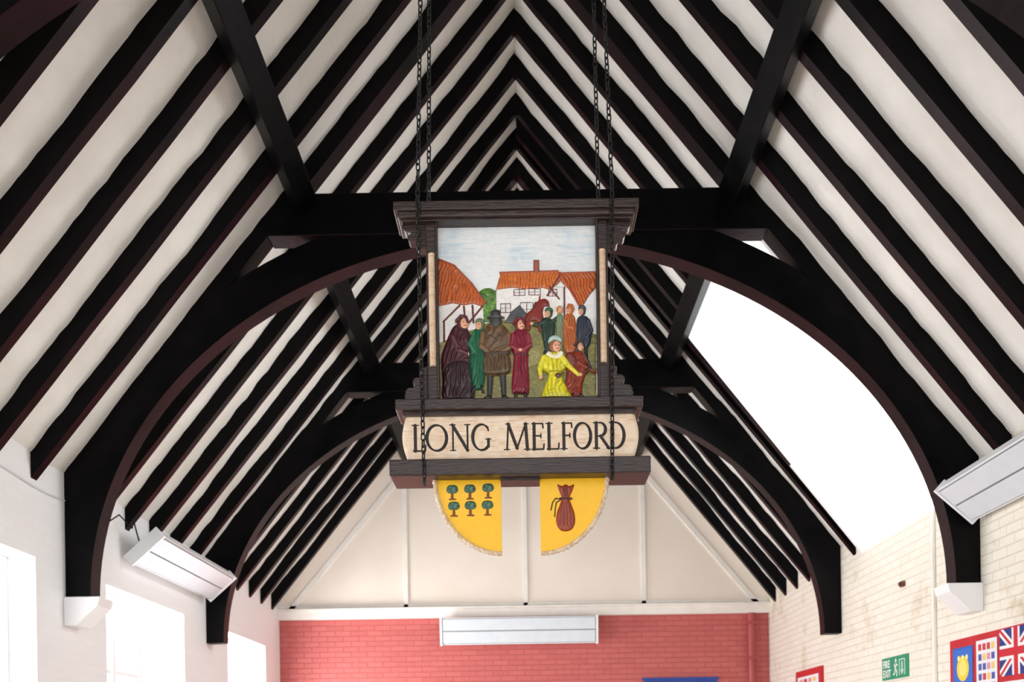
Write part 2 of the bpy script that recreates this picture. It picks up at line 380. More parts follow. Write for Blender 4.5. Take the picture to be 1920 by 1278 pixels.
b.obj('frame_posts',[M_brown],sign,bevel=0.003)
b=MB(); sbox(b,-152,147,652,984,4.405,4.435); b.obj('panel_backing',[M_brown],sign)
b=MB(); sbox(b,-152,147,980,984,4.385,4.41); b.obj('panel_bead',[M_brown],sign)
def bracket(name,pts,sg,y0,y1):
    b=MB(); b.prism([AB(CA+sg*d,bb,y0) for d,bb in pts],y0,y1); b.obj(name,[M_brown],sign,bevel=0.004)
def arcp(cx,cy,r,a0,a1,n=7): return [(cx+r*math.cos(math.radians(a0+(a1-a0)*i/n)),cy+r*math.sin(math.radians(a0+(a1-a0)*i/n))) for i in range(n+1)]
top=[(170,990),(216,990),(216,982)]+arcp(204,980,11,10,-90)+arcp(196,958,8,90,-60)[0:]+arcp(182,945,8,60,-90)+[(170,937)]
bot=[(170,655),(214,655),(214,664)]+arcp(203,668,10,-10,110)+arcp(190,688,9,-60,120)+arcp(178,708,7,-40,90)+[(170,718)]
for sg,nm in ((-1,'l'),(1,'r')):
    bracket('bracket_top_'+nm,top,sg,4.37,4.43); bracket('bracket_foot_'+nm,bot,sg,4.37,4.43)
for sg,nm,b0,b1 in ((-1,'l',717,928),(1,'r',719,931)):
    b=MB(); n=10; v=[];f=[]
    for bb in (b0,b1):
        for i in range(n+1):
            t=math.pi*i/n; x,z=AB(CA+sg*160+6.5*math.cos(t),bb,4.35); v.append((x,4.36-0.018*math.sin(t),z))
    for i in range(n): f.append((i,i+1,i+n+2,i+n+1))
    f.append(list(range(n+1))); f.append(list(range(2*n+1,n,-1))); f.append((0,n,2*n+1,n+1))
    b.add(v,f); b.obj('half_round_batten_'+nm,[M_cream],sign)
b=MB(); sbox(b,-235,230,636,656,4.30,4.50); b.obj('middle_rail',[M_brown],sign,bevel=0.004)
b=MB(); sbox(b,-222,217,625,636,4.33,4.48); b.obj('middle_rail_moulding',[M_brown],sign,bevel=0.004)
b=MB(); sbox(b,-248,243,512,543,4.30,4.52); b.obj('bottom_rail',[M_brown],sign,bevel=0.005)
b=MB(); sbox(b,-40,34,500,512,4.36,4.46); b.obj('bottom_mount',[M_brown],sign,bevel=0.003)
# name board
def bulge(t): return 9*math.sin(math.pi*t)
bpts=[]
for i in range(13):
    t=i/12; bpts.append((-214-bulge(t),626-(626-541)*t))
for i in range(13):
    t=i/12; bpts.append((212+bulge(1-t),541+(626-541)*t))
b=MB(); b.prism([AB(a,c,4.355) for a,c in bpts],4.364,4.44); b.obj('name_board',[M_cream],sign)
R=Raster(-224,222,-627,-540,3.2)
P=[(a,-c) for a,c in bpts]; r=R._dist(P); R.mask[:]=False; J,I,X,Y,D,ins=r; R.mask[J,I]=ins
nz=vnoise(R.H,R.W,30,3); gr=vnoise(R.H*1,R.W,5,4)
st=np.repeat(vnoise(R.H,int(R.W/10)+2,6,8),10,axis=1)[:R.H,:R.W]
base=np.array(rgb(228,198,166)); lt=np.array(rgb(240,222,198)); dk=np.array(rgb(202,166,132))
R.c=base*(1-nz[...,None])+lt*nz[...,None]; k=np.clip((st-0.6)*2,0,1)[...,None]; R.c=R.c*(1-k)+dk*k
R.h+=0.0006*st
tmp=np.full((R.H,R.W),1e9); tmp[J,I]=D; R.h-=0.006*np.clip(1-tmp/5,0,1)*(np.minimum(abs(R.X+224),abs(222-R.X))<16)
BK=rgb(30,20,18)
def letter(ch,x0,x1,yt,yb):
    wd=x1-x0; H=yb-yt; TK,TN=6.0,3.0
    def P(u,v): return (x0+u*wd, yt+v*H)
    def S(pts,w_): R.stroke([P(*p) for p in pts],w_,BK,-0.001,-0.0025,var=0.05)
    def serif(u,v,l=5.0):
        c=P(u,v); R.stroke([(c[0]-l,c[1]),(c[0]+l,c[1])],2.2,BK,-0.001,-0.0015)
    def ring(cx,cy,rx,ry,a0,a1,n=40,thin=3.0,thick=6.2):
        pr=None
        for i in range(n+1):
            a=math.radians(a0+(a1-a0)*i/n); q=(x0+cx*wd+rx*wd*math.cos(a),yt+cy*H-ry*H*math.sin(a))
            if pr: R.stroke([pr,q],thin+(thick-thin)*abs(math.cos(a+0.25)),BK,-0.001,-0.0025,var=0.05)
            pr=q
    if ch=='L': S([(.2,0),(.2,1)],TK); S([(.05,1),(.95,1)],TN); S([(.97,1.0),(1.0,.78)],TN); serif(.2,0,6)
    if ch=='O': ring(.5,.5,.46,.5,0,360)
    if ch=='N': S([(.12,0),(.12,1)],TN+.4); S([(.1,0),(.88,1)],TK); S([(.88,0),(.88,1)],TN+.4); serif(.1,0,5); serif(.12,1,5); serif(.88,0,5)
    if ch=='G': ring(.52,.5,.48,.5,48,318); S([(.88,.58),(.88,.86)],TK-.8); serif(.88,.57,5); S([(.83,.1),(.88,.24)],TN)
    if ch=='M': S([(.14,0),(.08,1)],TN+.4); S([(.14,0),(.5,.95)],TK); S([(.5,.95),(.86,0)],TN+.4); S([(.86,0),(.93,1)],TK); serif(.07,1,5); serif(.93,1,6); serif(.12,0,4); serif(.88,0,4)
    if ch in 'EF':
        S([(.2,0),(.2,1)],TK); S([(.05,0),(.9,0)],TN); S([(.9,0),(.93,.17)],TN); S([(.2,.48),(.75,.48)],TN); S([(.75,.4),(.75,.56)],TN-.4)
        if ch=='E': S([(.05,1),(.95,1)],TN); S([(.96,1),(1,.8)],TN)
        else: serif(.2,1,6)
    if ch=='R': S([(.18,0),(.18,1)],TK); serif(.18,1,6); S([(.02,0),(.45,0)],TN); ring(.42,.26,.36,.26,90,-90,24); S([(.45,.52),(.18,.52)],TN); S([(.45,.52),(.98,1)],TK-.4); serif(.98,1,4)
    if ch=='D': S([(.16,0),(.16,1)],TK); S([(.02,0),(.4,0)],TN); S([(.02,1),(.4,1)],TN); ring(.38,.5,.56,.5,90,-90,30)
for ch,xa,xb in (('L',774,798),('O',799,839),('N',845,881),('G',885,920),('M',947,992),('E',997,1020),('L',1025,1048),('F',1053,1074),('O',1076,1109),('R',1113,1142),('D',1143,1172)):
    a0=unr((xa,820))[0]; a1=unr((xb,820))[0]; letter(ch,a0,a1,-606,-558)
R.mesh('carved_lettering',lambda X,Y,h:(X*4.355/F,4.3555-h,Z(0)+(-Y)*4.355/F),M_board,sign)
# quarter shields
def shield(sg,cx,top,rx,ry,name):
    cur=[(cx+sg*rx*math.cos(t),top-ry*math.sin(t)) for t in np.linspace(0,math.pi/2,40)]
    pts=cur+[(cx,top)]
    b=MB(); b.prism([AB(a,c,4.385) for a,c in pts],4.388,4.425); b.obj(name+'_board',[M_yellow],sign)
    lo=min(p[0] for p in pts); hi=max(p[0] for p in pts)
    R=Raster(lo-1,hi+1,-top-1,-(top-ry)+1,2.5,unr)
    r=R._dist([(a,-c) for a,c in pts]); R.mask[:]=False; J,I,X,Y,D,ins=r; R.mask[J,I]=ins
    nz=vnoise(R.H,R.W,18,11)[...,None]; R.c=np.array(rgb(250,192,4))*(0.97+0.05*nz); R.h+=0.0003*nz[...,0]
    if sg<0:
        for x,y in ((848,918),(881,917),(915,915),(851,949),(882,948),(914,947)):
            br=rgb(120,60,25)
            R.stroke([(x,y+4),(x,y+17)],4.5,br,0.001,0.002,w2=5.5); R.stroke([(x-5,y+18),(x+6,y+18)],3,br,0.001,0.0015)
            gc=rgb(60,96,74)
            R.poly([(x-11,y),(x-8,y-7),(x,y-9),(x+8,y-7),(x+11,y+1),(x+7,y+6),(x,y+7),(x-8,y+6)],gc,0.001,0.005,R=7,sm=True,var=0.3,seed=int(x+y))
            for k in range(9):
                a=k*2.4; q=(x+math.cos(a)*k*0.9,y-1+math.sin(a)*k*0.55); R.ell(q[0],q[1],2.2,1.8,rgb(92,128,104) if k%2 else rgb(44,78,62),0.005,0.0015)
    else:
        bc=rgb(150,56,24)
        R.poly([(1045,908),(1053,911),(1060,908),(1068,911),(1076,908),(1073,920),(1068,933),(1071,945),(1077,962),(1078,980),(1072,992),(1060,996),(1049,992),(1043,980),(1044,962),(1050,945),(1053,933),(1048,920)],bc,0.001,0.008,R=13,sm=True,fold=(0.0004,6,0),var=0.15,edge=0.3)
        R.stroke([(1050,935),(1071,935)],4,rgb(70,25,15),0.009,0.002)
        R.stroke([(1051,936),(1042,934),(1036,942),(1033,956)],2.4,rgb(60,25,18),0.001,0.001); R.stroke([(1051,937),(1043,942),(1041,955),(1040,968)],2.4,rgb(60,25,18),0.001,0.001)
        for t in (-10,-4,2,8): R.stroke([(1060+t*0.4,912),(1060+t*0.5,930)],1.6,rgb(90,30,15),0.008,-0.001)
        for t in (-9,-3,3,9): R.stroke([(1060+t*0.5,942),(1060+t,960),(1060+t*1.1,985)],1.6,rgb(105,36,18),0.009,-0.001)
    R.mesh(name+'_relief',lambda X,Y,h:(X*4.385/F,4.386-h-0.001,Z(0)-Y*4.385/F),M_shield,sign)
    b=MB(); n=200; m=9; v=[];f=[]
    for i in range(n+1):
        t=math.pi/2*i/n; a=cx+sg*rx*math.cos(t); c=top-ry*math.sin(t)
        x,z=AB(a,c,4.385); nrm=Vector((sg*math.cos(t)/rx,-math.sin(t)/ry)).normalized()
        for j in range(m):
            ph=2*math.pi*j/m; rr=0.0095*(1+0.2*math.cos(2*(ph-i*0.34)))
            v.append((x+nrm.x*rr*math.cos(ph),4.383+rr*math.sin(ph)*1.0,z+nrm.y*rr*math.cos(ph)))
    for i in range(n):
        for j in range(m): f.append((i*m+j,i*m+(j+1)%m,(i+1)*m+(j+1)%m,(i+1)*m+j))
    f.append(list(range(m))); f.append(list(range(n*m+m-1,n*m-1,-1)))
    b.add(v,f); b.obj(name+'_rope_edge',[M_rope],sign,smooth=True)
shield(-1,-39,508,124,145,'tree_shield'); shield(1,34,508,126,146,'woolsack_shield')
# ------------------------------------------------------------ carved market scene
R=Raster(-150.7,146,-983,-652.7,2.0,unr)
H_,W_=R.H,R.W
n1=vnoise(H_,W_,60,1);n2=vnoise(H_,W_,16,2)
stq=np.repeat(vnoise(H_,int(W_/8)+2,7,9),8,axis=1)[:H_,:W_]
yy=(R.Y+983)/330
sky=np.array(rgb(232,236,236)); blu=np.array(rgb(178,210,228)); wh=np.array(rgb(242,242,238))
k=np.clip((n1*0.6+stq*0.5-0.48)*1.8,0,1)*np.clip(1-np.abs(yy-0.11)*5,0,1)
R.c=sky*(1-k[...,None])+blu*k[...,None]; k2=np.clip((n2-0.55)*2,0,1)[...,None]*0.6; R.c=R.c*(1-k2)+wh*k2
R.h+=0.0006*stq+0.0008*n2
OR=rgb(184,90,38); OR2=rgb(200,106,46); MR=rgb(104,34,28); WH=rgb(236,233,228); SK=rgb(224,166,132)
B=R.poly;S=R.stroke
B([(893,556),(905,543),(922,542),(934,556),(938,580),(934,602),(900,602),(890,578)],rgb(84,124,46),0.002,0.005,R=10,sm=True,var=0.35)
for k in range(26):
    R.ell(896+random.random()*38,546+random.random()*48,4,3.2,rgb(104,150,54) if k%2 else rgb(62,98,38),0.006,0.002)
B([(821,640),(870,618),(940,600),(1010,598),(1118,615),(1118,756),(821,756)],rgb(126,120,52),0.001,0.0015,R=6,var=0.35,seed=5)
for k in range(60):
    x=825+random.random()*290;y=628+random.random()*118
    S([(x,y),(x+random.uniform(8,22),y+random.uniform(-2,2))],2.5,random.choice([rgb(148,140,66),rgb(110,104,44),rgb(166,150,84),rgb(96,102,44)]),0.002,0.0008)
B([(821,650),(850,642),(905,640),(960,668),(1000,650),(1010,680),(930,700),(821,700)],rgb(150,140,80),0.0015,0.001,sm=True,var=0.3)
B([(821,560),(905,572),(908,612),(870,624),(821,645)],WH,0.003,0.001,var=0.08)
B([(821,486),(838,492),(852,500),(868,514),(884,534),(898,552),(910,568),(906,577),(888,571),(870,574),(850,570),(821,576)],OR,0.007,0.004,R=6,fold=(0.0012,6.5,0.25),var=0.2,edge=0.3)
S([(822,488),(852,500),(885,534),(911,570)],3,rgb(150,66,30),0.012,0.002)
for q in (((862,574),(832,604)),((870,576),(872,600)),((886,574),(888,606)),((905,575),(880,606)),((833,604),(833,640))): S(q,3.6,MR,0.005,0.003)
B([(930,540),(1056,538),(1056,600),(930,602)],WH,0.004,0.001,var=0.08,edge=0.3)
B([(939,513),(1046,510),(1056,520),(1046,534),(1030,545),(1015,541),(990,544),(960,541),(930,545)],OR2,0.008,0.004,R=6,fold=(0.0012,6,0.1),var=0.2,edge=0.3)
S([(938,514),(1046,511)],4,rgb(170,76,34),0.012,0.002)
B([(1000,489),(1011,489),(1011,513),(1000,513)],rgb(156,84,62),0.007,0.003,R=4,edge=0.3)
def win(x0,x1,y0,y1):
    B([(x0,y0),(x1,y0),(x1,y1),(x0,y1)],MR,0.006,0.0005); B([(x0+1.4,y0+1.4),(x1-1.4,y0+1.4),(x1-1.4,y1-1.4),(x0+1.4,y1-1.4)],rgb(228,226,224),0.004)
    xm=(x0+x1)/2; S([(xm,y0),(xm,y1)],1.2,MR,0.006); S([(x0,(y0+y1)/2),(x1,(y0+y1)/2)],1.0,rgb(140,120,115),0.006)
win(963,985,543,556);win(991,1014,542,555);win(1028,1045,543,557);win(938,958,570,588);win(975,1000,568,594)
B([(1056,538),(1118,535),(1118,628),(1100,622),(1056,604)],rgb(242,241,238),0.005,0.001,var=0.06)
B([(1046,514),(1118,512),(1118,540),(1104,556),(1092,577),(1086,574),(1078,560),(1066,545),(1052,530)],OR,0.009,0.004,R=6,fold=(0.0012,6,-0.3),var=0.2,edge=0.3)
S([(1050,514),(1058,526),(1070,548),(1086,575)],4,rgb(160,70,32),0.013,0.002); S([(1118,513),(1050,515)],3.5,rgb(160,70,32),0.013,0.002)
for q in (((1050,518),(1026,556)),((1058,540),(1058,600)),((1030,540),(1048,562))): S(q,3,MR,0.009,0.002)
# tent & horse
B([(946,606),(958,586),(974,573),(990,592),(988,610)],rgb(84,86,90),0.006,0.004,R=8,fold=(0.001,5,0.6),var=0.2)
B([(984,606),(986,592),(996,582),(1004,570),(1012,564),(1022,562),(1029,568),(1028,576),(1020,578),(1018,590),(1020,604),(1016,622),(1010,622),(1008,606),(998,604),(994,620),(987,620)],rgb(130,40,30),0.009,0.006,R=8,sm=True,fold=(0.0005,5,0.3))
S([(1004,570),(998,584)],3,rgb(80,26,22),0.015,0.001)
S([(1011,566),(1012,558)],3,rgb(140,44,32),0.012,0.002); S([(1027,572),(1029,576)],4,rgb(90,28,22),0.013,0.003)
def head(x,y,r,hair,face=SK,kind='hair',turn=0,b0=0.012):
    R.ell(x,y,r,r*1.2,hair,b0,0.006)
    if turn!=9:
        R.ell(x+turn*r*0.35,y+r*0.15,r*0.72,r*0.95,face,b0+0.004,0.005)
        fx=x+turn*r*0.45
        for e in (-1,1): R.ell(fx+e*r*0.28,y,r*0.11,r*0.1,rgb(50,30,25),b0+0.0095)
        S([(fx+turn*1,y+r*0.02),(fx+turn*1.2,y+r*0.35)],r*0.2,rgb(226,172,138),b0+0.0095,0.0012); S([(fx-r*0.2,y+r*0.62),(fx+r*0.25,y+r*0.62)],r*0.14,rgb(150,60,50),b0+0.0092)
    if kind=='hat':
        B([(x-r*1.5,y-r*0.45),(x-r*0.85,y-r*0.75),(x-r*0.75,y-r*1.5),(x,y-r*1.75),(x+r*0.75,y-r*1.5),(x+r*0.85,y-r*0.75),(x+r*1.5,y-r*0.4),(x,y-r*0.2)],hair,b0+0.006,0.006,R=r*.7,sm=True)
    if kind=='cap': B([(x-r*1.05,y-r*0.3),(x-r*0.9,y-r*1.1),(x,y-r*1.45),(x+r*0.9,y-r*1.1),(x+r*1.05,y-r*0.3),(x,y-r*0.55)],hair,b0+0.008,0.004,R=r*.6,sm=True)
    if kind=='hood': S([(x-turn*2-r*0.9,y-r*0.2),(x-r*0.3,y-r*1.05),(x+r*0.6,y-r*0.85),(x+r*0.95,y)],r*0.55,hair,b0+0.010,0.004)
DKM=rgb(66,22,33);GRN=rgb(14,90,60);BRN=rgb(98,72,46);CRM=rgb(122,20,44);BLK=rgb(32,32,38);YEL=rgb(214,204,34);RST=rgb(136,48,26)
# far group (right)
B([(1018,598),(1034,600),(1041,612),(1038,640),(1036,662),(1024,662),(1018,640),(1014,615)],rgb(32,56,44),0.008,0.008,R=9,sm=True,fold=(0.0008,5,0.1))
S([(1022,604),(1008,612),(1000,610)],6,rgb(32,56,44),0.013,0.004); S([(1034,606),(1044,598)],6,rgb(32,56,44),0.013,0.004)
R.ell(997,609,3.5,3,SK,0.014,0.003)
S([(1022,660),(1020,680)],5,BLK,0.007,0.004); S([(1033,660),(1034,682)],5,BLK,0.007,0.004)
head(1029,590,7,rgb(36,84,50),kind='cap',turn=-1)
B([(1044,592),(1055,594),(1056,625),(1054,660),(1046,660),(1043,625)],rgb(116,136,104),0.009,0.006,R=7,sm=True,fold=(0.0007,4,0))
head(1049,583,6.2,rgb(190,130,58),turn=1)
B([(1059,594),(1070,590),(1078,598),(1081,625),(1080,652),(1072,664),(1058,660),(1055,628)],rgb(176,94,48),0.010,0.008,R=9,sm=True,fold=(0.001,4.5,0.05))
head(1068,583,7.5,rgb(188,102,48),kind='hood',turn=-1)
S([(1060,604),(1066,616),(1074,618)],5.5,rgb(188,106,56),0.017,0.004)
S([(1086,650),(1085,680)],6,BLK,0.007,0.005); S([(1098,648),(1100,682)],6,BLK,0.007,0.005)
B([(1083,598),(1093,594),(1104,600),(1109,625),(1104,650),(1090,655),(1081,640),(1080,615)],rgb(44,52,64),0.011,0.009,R=10,sm=True,fold=(0.0008,5,0.1))
head(1091,586,6.8,rgb(50,60,72),kind='cap',turn=-1)
S([(1103,604),(1109,622),(1100,634)],6.5,rgb(40,48,58),0.018,0.004)
# figure 1: cloaked woman
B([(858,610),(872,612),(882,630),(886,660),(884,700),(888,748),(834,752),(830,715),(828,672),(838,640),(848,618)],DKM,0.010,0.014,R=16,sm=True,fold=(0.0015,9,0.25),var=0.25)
S([(850,636),(862,660),(880,668)],13,rgb(78,28,40),0.022,0.007,w2=8); R.ell(882,668,4,4,SK,0.026,0.003)
B([(836,690),(880,684),(884,748),(838,750)],rgb(46,21,27),0.018,0.009,R=12,sm=True,fold=(0.0016,8,0.1),var=0.2)
head(868,608,10.5,rgb(80,32,40),kind='hood',turn=1,b0=0.016)
# figure 2: green
B([(890,620),(903,616),(912,632),(914,660),(910,700),(906,728),(888,730),(882,700),(880,660),(884,635)],GRN,0.009,0.012,R=12,sm=True,fold=(0.0014,7,0.15),var=0.25)
S([(889,628),(882,648),(890,662)],8,rgb(20,106,72),0.018,0.006)
head(900,612,8,rgb(96,110,80),kind='cap',turn=-1,b0=0.013)
S([(890,728),(886,736)],5,BLK,0.006,0.003);S([(903,727),(906,736)],5,BLK,0.006,0.003)
# figure 3: man in brown coat & hat seen from behind
S([(920,690),(918,744)],13,rgb(56,54,56),0.008,0.010,w2=9); S([(942,690),(945,744)],13,rgb(56,54,56),0.008,0.010,w2=9)
S([(917,746),(910,748)],6,BLK,0.008,0.005);S([(945,746),(952,748)],6,BLK,0.008,0.005)
B([(914,612),(930,608),(946,614),(957,632),(958,658),(952,676),(955,700),(930,706),(908,702),(910,676),(903,655),(904,630)],BRN,0.012,0.016,R=16,sm=True,fold=(0.0012,12,0.7),var=0.25)
B([(912,668),(952,666),(956,698),(930,704),(908,700)],rgb(88,66,42),0.022,0.006,R=8,sm=True,fold=(0.0015,7,0),var=0.2)
S([(906,630),(903,652),(916,664)],10,rgb(112,84,54),0.024,0.006); S([(954,632),(957,654),(940,664)],10,rgb(112,84,54),0.024,0.006)
S([(912,632),(930,640),(948,630)],3,rgb(70,50,34),0.029,0.001); S([(910,667),(952,665)],4,rgb(60,42,28),0.028,0.002)
head(930,604,11,rgb(50,47,46),kind='hat',turn=9,b0=0.018)
# figure 4: crimson dress
B([(968,620),(978,617),(988,624),(996,650),(990,668),(992,736),(976,740),(960,736),(962,690),(963,668),(956,648),(960,630)],CRM,0.010,0.014,R=13,sm=True,fold=(0.0016,7.5,0.0),var=0.25)
S([(962,632),(959,652),(972,660)],8,rgb(138,30,54),0.021,0.005);S([(990,632),(994,650),(980,660)],8,rgb(138,30,54),0.021,0.005)
R.ell(976,660,4,3,SK,0.026,0.003); S([(964,668),(990,668)],2.6,rgb(70,12,26),0.024,0.001)
head(974,611,9.5,rgb(108,20,38),kind='hood',turn=1,b0=0.016)
S([(968,740),(966,748)],6,BLK,0.007,0.004);S([(984,740),(986,747)],6,BLK,0.007,0.004)
# figure 10: crouching figure in rust with instrument
B([(1072,664),(1088,660),(1098,672),(1100,695),(1092,720),(1090,742),(1074,746),(1060,730),(1062,700),(1062,680)],RST,0.010,0.012,R=13,sm=True,fold=(0.0014,8,0.6),var=0.25)
S([(1074,676),(1096,690),(1114,700)],8,rgb(132,46,26),0.020,0.005,w2=5); B([(1060,668),(1072,664),(1082,680),(1074,692),(1062,684)],rgb(112,36,22),0.020,0.006,R=7,sm=True)
S([(1080,660),(1092,648)],6,rgb(60,50,50),0.016,0.004)
head(1086,652,8,rgb(70,44,44),kind='hood',turn=1,b0=0.014)
S([(1096,668),(1106,690),(1100,700)],5,rgb(64,42,40),0.018,0.004)
for q in (((1074,742),(1070,748)),((1088,742),(1094,746))): S(q,5,BLK,0.008,0.004)
# figure 9: yellow dress girl
B([(1026,664),(1048,662),(1058,672),(1062,690),(1052,702),(1062,730),(1068,748),(1018,750),(1022,725),(1028,702),(1010,694),(1012,676)],YEL,0.012,0.015,R=14,sm=True,fold=(0.0012,8.5,0.0),var=0.2)
S([(1020,674),(1012,694),(1014,708)],10,rgb(222,212,48),0.024,0.005,w2=7); S([(1054,674),(1066,690),(1084,706)],10,rgb(222,212,48),0.024,0.005,w2=7)
R.ell(1014,711,4,3.6,SK,0.025,0.004); R.ell(1088,706,4.2,3.6,SK,0.025,0.004)
B([(1030,663),(1040,670),(1050,662),(1056,668),(1042,677),(1024,669)],rgb(236,230,200),0.026,0.003,R=4,sm=True)
head(1040,652,10.5,rgb(150,90,50),turn=1,b0=0.020)
B([(1028,648),(1030,638),(1040,634),(1050,638),(1052,646),(1040,642)],rgb(170,195,190),0.030,0.004,R=5,sm=True)
R.ell(1046,708,6,5,rgb(90,60,36),0.028,0.004); S([(1030,700),(1056,700)],2.4,rgb(150,140,30),0.028,0.001)
R.mesh('carved_market_scene',lambda X,Y,h:(X*YS/F,YS-h-0.002,Z(0)-Y*YS/F),M_relief,sign)
# ------------------------------------------------------------ chains
def chain(name,p0,p1):
    b=MB(); p0=Vector(p0);p1=Vector(p1); d=(p1-p0); L=d.length; d.normalize(); pitch=0.0275; n=int(L/pitch)
    u=d.cross(Vector((0,1,0))).normalized(); w_=d.cross(u)
    hl,hw,r=0.0125,0.0082,0.0032
    path=[]
    for i in range(7): a=math.pi*i/6; path.append((hw*math.cos(a),hl-0.004+hw*math.sin(a)))
    for i in range(7): a=math.pi+math.pi*i/6; path.append((hw*math.cos(a),-hl+0.004+hw*math.sin(a)))
    m=6; N=len(path)
    for k in range(n+1):
        c=p0+d*(k*pitch); ang=(math.pi/4 if k%2 else -math.pi/4)+random.uniform(-.25,.25)
        e1=u*math.cos(ang)+w_*math.sin(ang); e2=d.cross(e1); v=[];f=[]
        for i,(px_,py_) in enumerate(path):
            tx,ty=path[(i+1)%N][0]-path[i-1][0],path[(i+1)%N][1]-path[i-1][1]; l=math.hypot(tx,ty); nx,ny=ty/l,-tx/l
            for j in range(m):
                ph=2*math.pi*j/m; q=c+e1*(px_+nx*r*math.cos(ph))+d*(py_+ny*r*math.cos(ph))+e2*(r*math.sin(ph)); v.append(q)
        for i in range(N):
            for j in range(m): f.append((i*m+j,i*m+(j+1)%m,((i+1)%N)*m+(j+1)%m,((i+1)%N)*m+j))
        b.add(v,f)
    return b.obj(name,[M_chain],smooth=True)
def W3(a,b_,Y): x,z=AB(a,b_,Y); return (x,Y,z)
zt_=Z(3.94)
yc=4.285
for k,(a0,b0,a1,b1) in enumerate(((-183,500,-187,1028),(170,505,178,1032))):
    chain('hanging_chain'+('' if k==0 else '.001'),W3(a0,b0,yc),W3(a1,b1,yc))
for k,(a1,b1,xt,yb,yt) in enumerate(((-187,1030,-0.385,yc,4.31),(178,1034,0.37,yc,4.31),(-166,1020,-0.372,4.53,4.47),(152,1022,0.352,4.53,4.47))):
    chain('hanging_chain.%03d'%(k+2),W3(a1,b1,yb),(xt,yt,zt_))
def ring(name,c,axis,R_,r,parent=None):
    bpy.ops.mesh.primitive_torus_add(major_radius=R_,minor_radius=r,major_segments=20,minor_segments=8,location=c,rotation=axis)
    o=bpy.context.object; o.name=name; o.data.materials.append(M_chain)
    if parent: o.parent=parent
for k,(a,bb) in enumerate(((-183,1016),(174,1018),(-183,498),(170,503))):
    ring('eye_bolt_%d'%k,W3(a,bb,4.295),(0,math.pi/2,0),0.013,0.0035,sign)
# ------------------------------------------------------------ right wall bits
def wallR(x,y,z): return Matrix(((0,0,-1,x),(-1,0,0,y),(0,1,0,z),(0,0,0,1)))
b=MB(); b.box(HW-0.012,HW,6.2,8.16,Z(0.05),Z(0.81)); ds=b.obj('display_board',[M_redcloth])
def poster(name,yl,yr,zt,zb,fn,tilt=0):
    W=yl-yr; H=zt-zb; R=Raster(0,W*100,0,H*100,3.0); R.c[:]=1; fn(R,W*100,H*100)
    return R.mesh(name,lambda X,Y,h:(HW-0.016+X*0,yl-X/100,zt-Y/100-tilt*X/100),M_paper)
def crown(R,W,H):
    R.c[:]=np.array(rgb(40,96,190)); R.poly([(2,2),(W-2,2),(W-2,H-2),(2,H-2)],rgb(48,110,205),var=.05)
    R.ell(W/2,H*0.34,W*0.3,W*0.28,rgb(240,205,60),var=.05); R.ell(W/2,H*0.34,W*0.2,W*0.18,rgb(250,225,120),var=.05)
    for k in range(-1,2): R.ell(W/2+k*W*0.2,H*0.17,W*0.06,W*0.06,rgb(250,235,150))
def grid(R,W,H):
    R.c[:]=np.array(rgb(235,235,238))
    for i in range(4):
        for j in range(6):
            R.poly([(W*(.1+.21*i),H*(.06+.15*j)),(W*(.26+.21*i),H*(.06+.15*j)),(W*(.26+.21*i),H*(.16+.15*j)),(W*(.1+.21*i),H*(.16+.15*j))],random.choice([rgb(200,60,70),rgb(70,90,170),rgb(235,200,120),rgb(220,150,160)]))
def jack(R,W,H):
    bl,wh_,rd=rgb(30,50,130),rgb(240,240,240),rgb(205,25,45)
    R.c[:]=np.array(bl)
    for q in (((0,0),(W,H)),((0,H),(W,0))): R.stroke(q,H*.2,wh_,var=0.02)
    for q in (((0,0),(W,H)),((0,H),(W,0))): R.stroke(q,H*.07,rd,var=0.02)
    R.poly([(0,H*.35),(W,H*.35),(W,H*.65),(0,H*.65)],wh_,var=.02); R.poly([(W*.38,0),(W*.62,0),(W*.62,H),(W*.38,H)],wh_,var=.02)
    R.poly([(0,H*.42),(W,H*.42),(W,H*.58),(0,H*.58)],rd,var=.02); R.poly([(W*.44,0),(W*.56,0),(W*.56,H),(W*.44,H)],rd,var=.02)
poster('poster',8.10,7.74,Z(0.74),Z(0.24),crown); poster('poster.001',7.68,7.34,Z(0.76),Z(0.26),grid); poster('union_jack_flag',7.30,6.82,Z(0.80),Z(0.46),jack)
poster('poster.002',7.25,6.85,Z(0.42),Z(0.10),grid)
b=MB(); b.box(HW-0.03,HW,11.65,12.75,Z(0.2),Z(0.90)); b.obj('display_board.001',[M_redcloth])
o=poster('poster.003',12.65,11.75,Z(0.82),Z(0.3),grid); o.location.x=-0.018
# fire exit sign
fe=empty('fire_exit_sign')
b=MB(); b.box(HW-0.01,HW,9.06,9.72,Z(0.59),Z(0.80)); b.obj('green_plate',[M_green],fe)
def txt(s,y,z,size,name):
    c=bpy.data.curves.new(name,'FONT'); c.body=s; c.size=size; c.extrude=0.001; c.offset=0.002
    o=bpy.data.objects.new(name,c); bpy.context.scene.collection.objects.link(o); c.materials.append(M_signwhite); o.matrix_world=wallR(HW-0.0125,y,z); o.parent=fe
txt('FIRE',9.69,Z(0.705),0.10,'word_fire'); txt('EXIT',9.69,Z(0.615),0.10,'word_exit')
b=MB()
def yzp(pts,x0=HW-0.013,x1=HW-0.010):
    n=len(pts); v=[(x0,y,z) for y,z in pts]+[(x1,y,z) for y,z in pts]; b.add(v,[list(range(n)),list(range(2*n-1,n-1,-1))]+[[i,(i+1)%n,(i+1)%n+n,i+n] for i in range(n)])
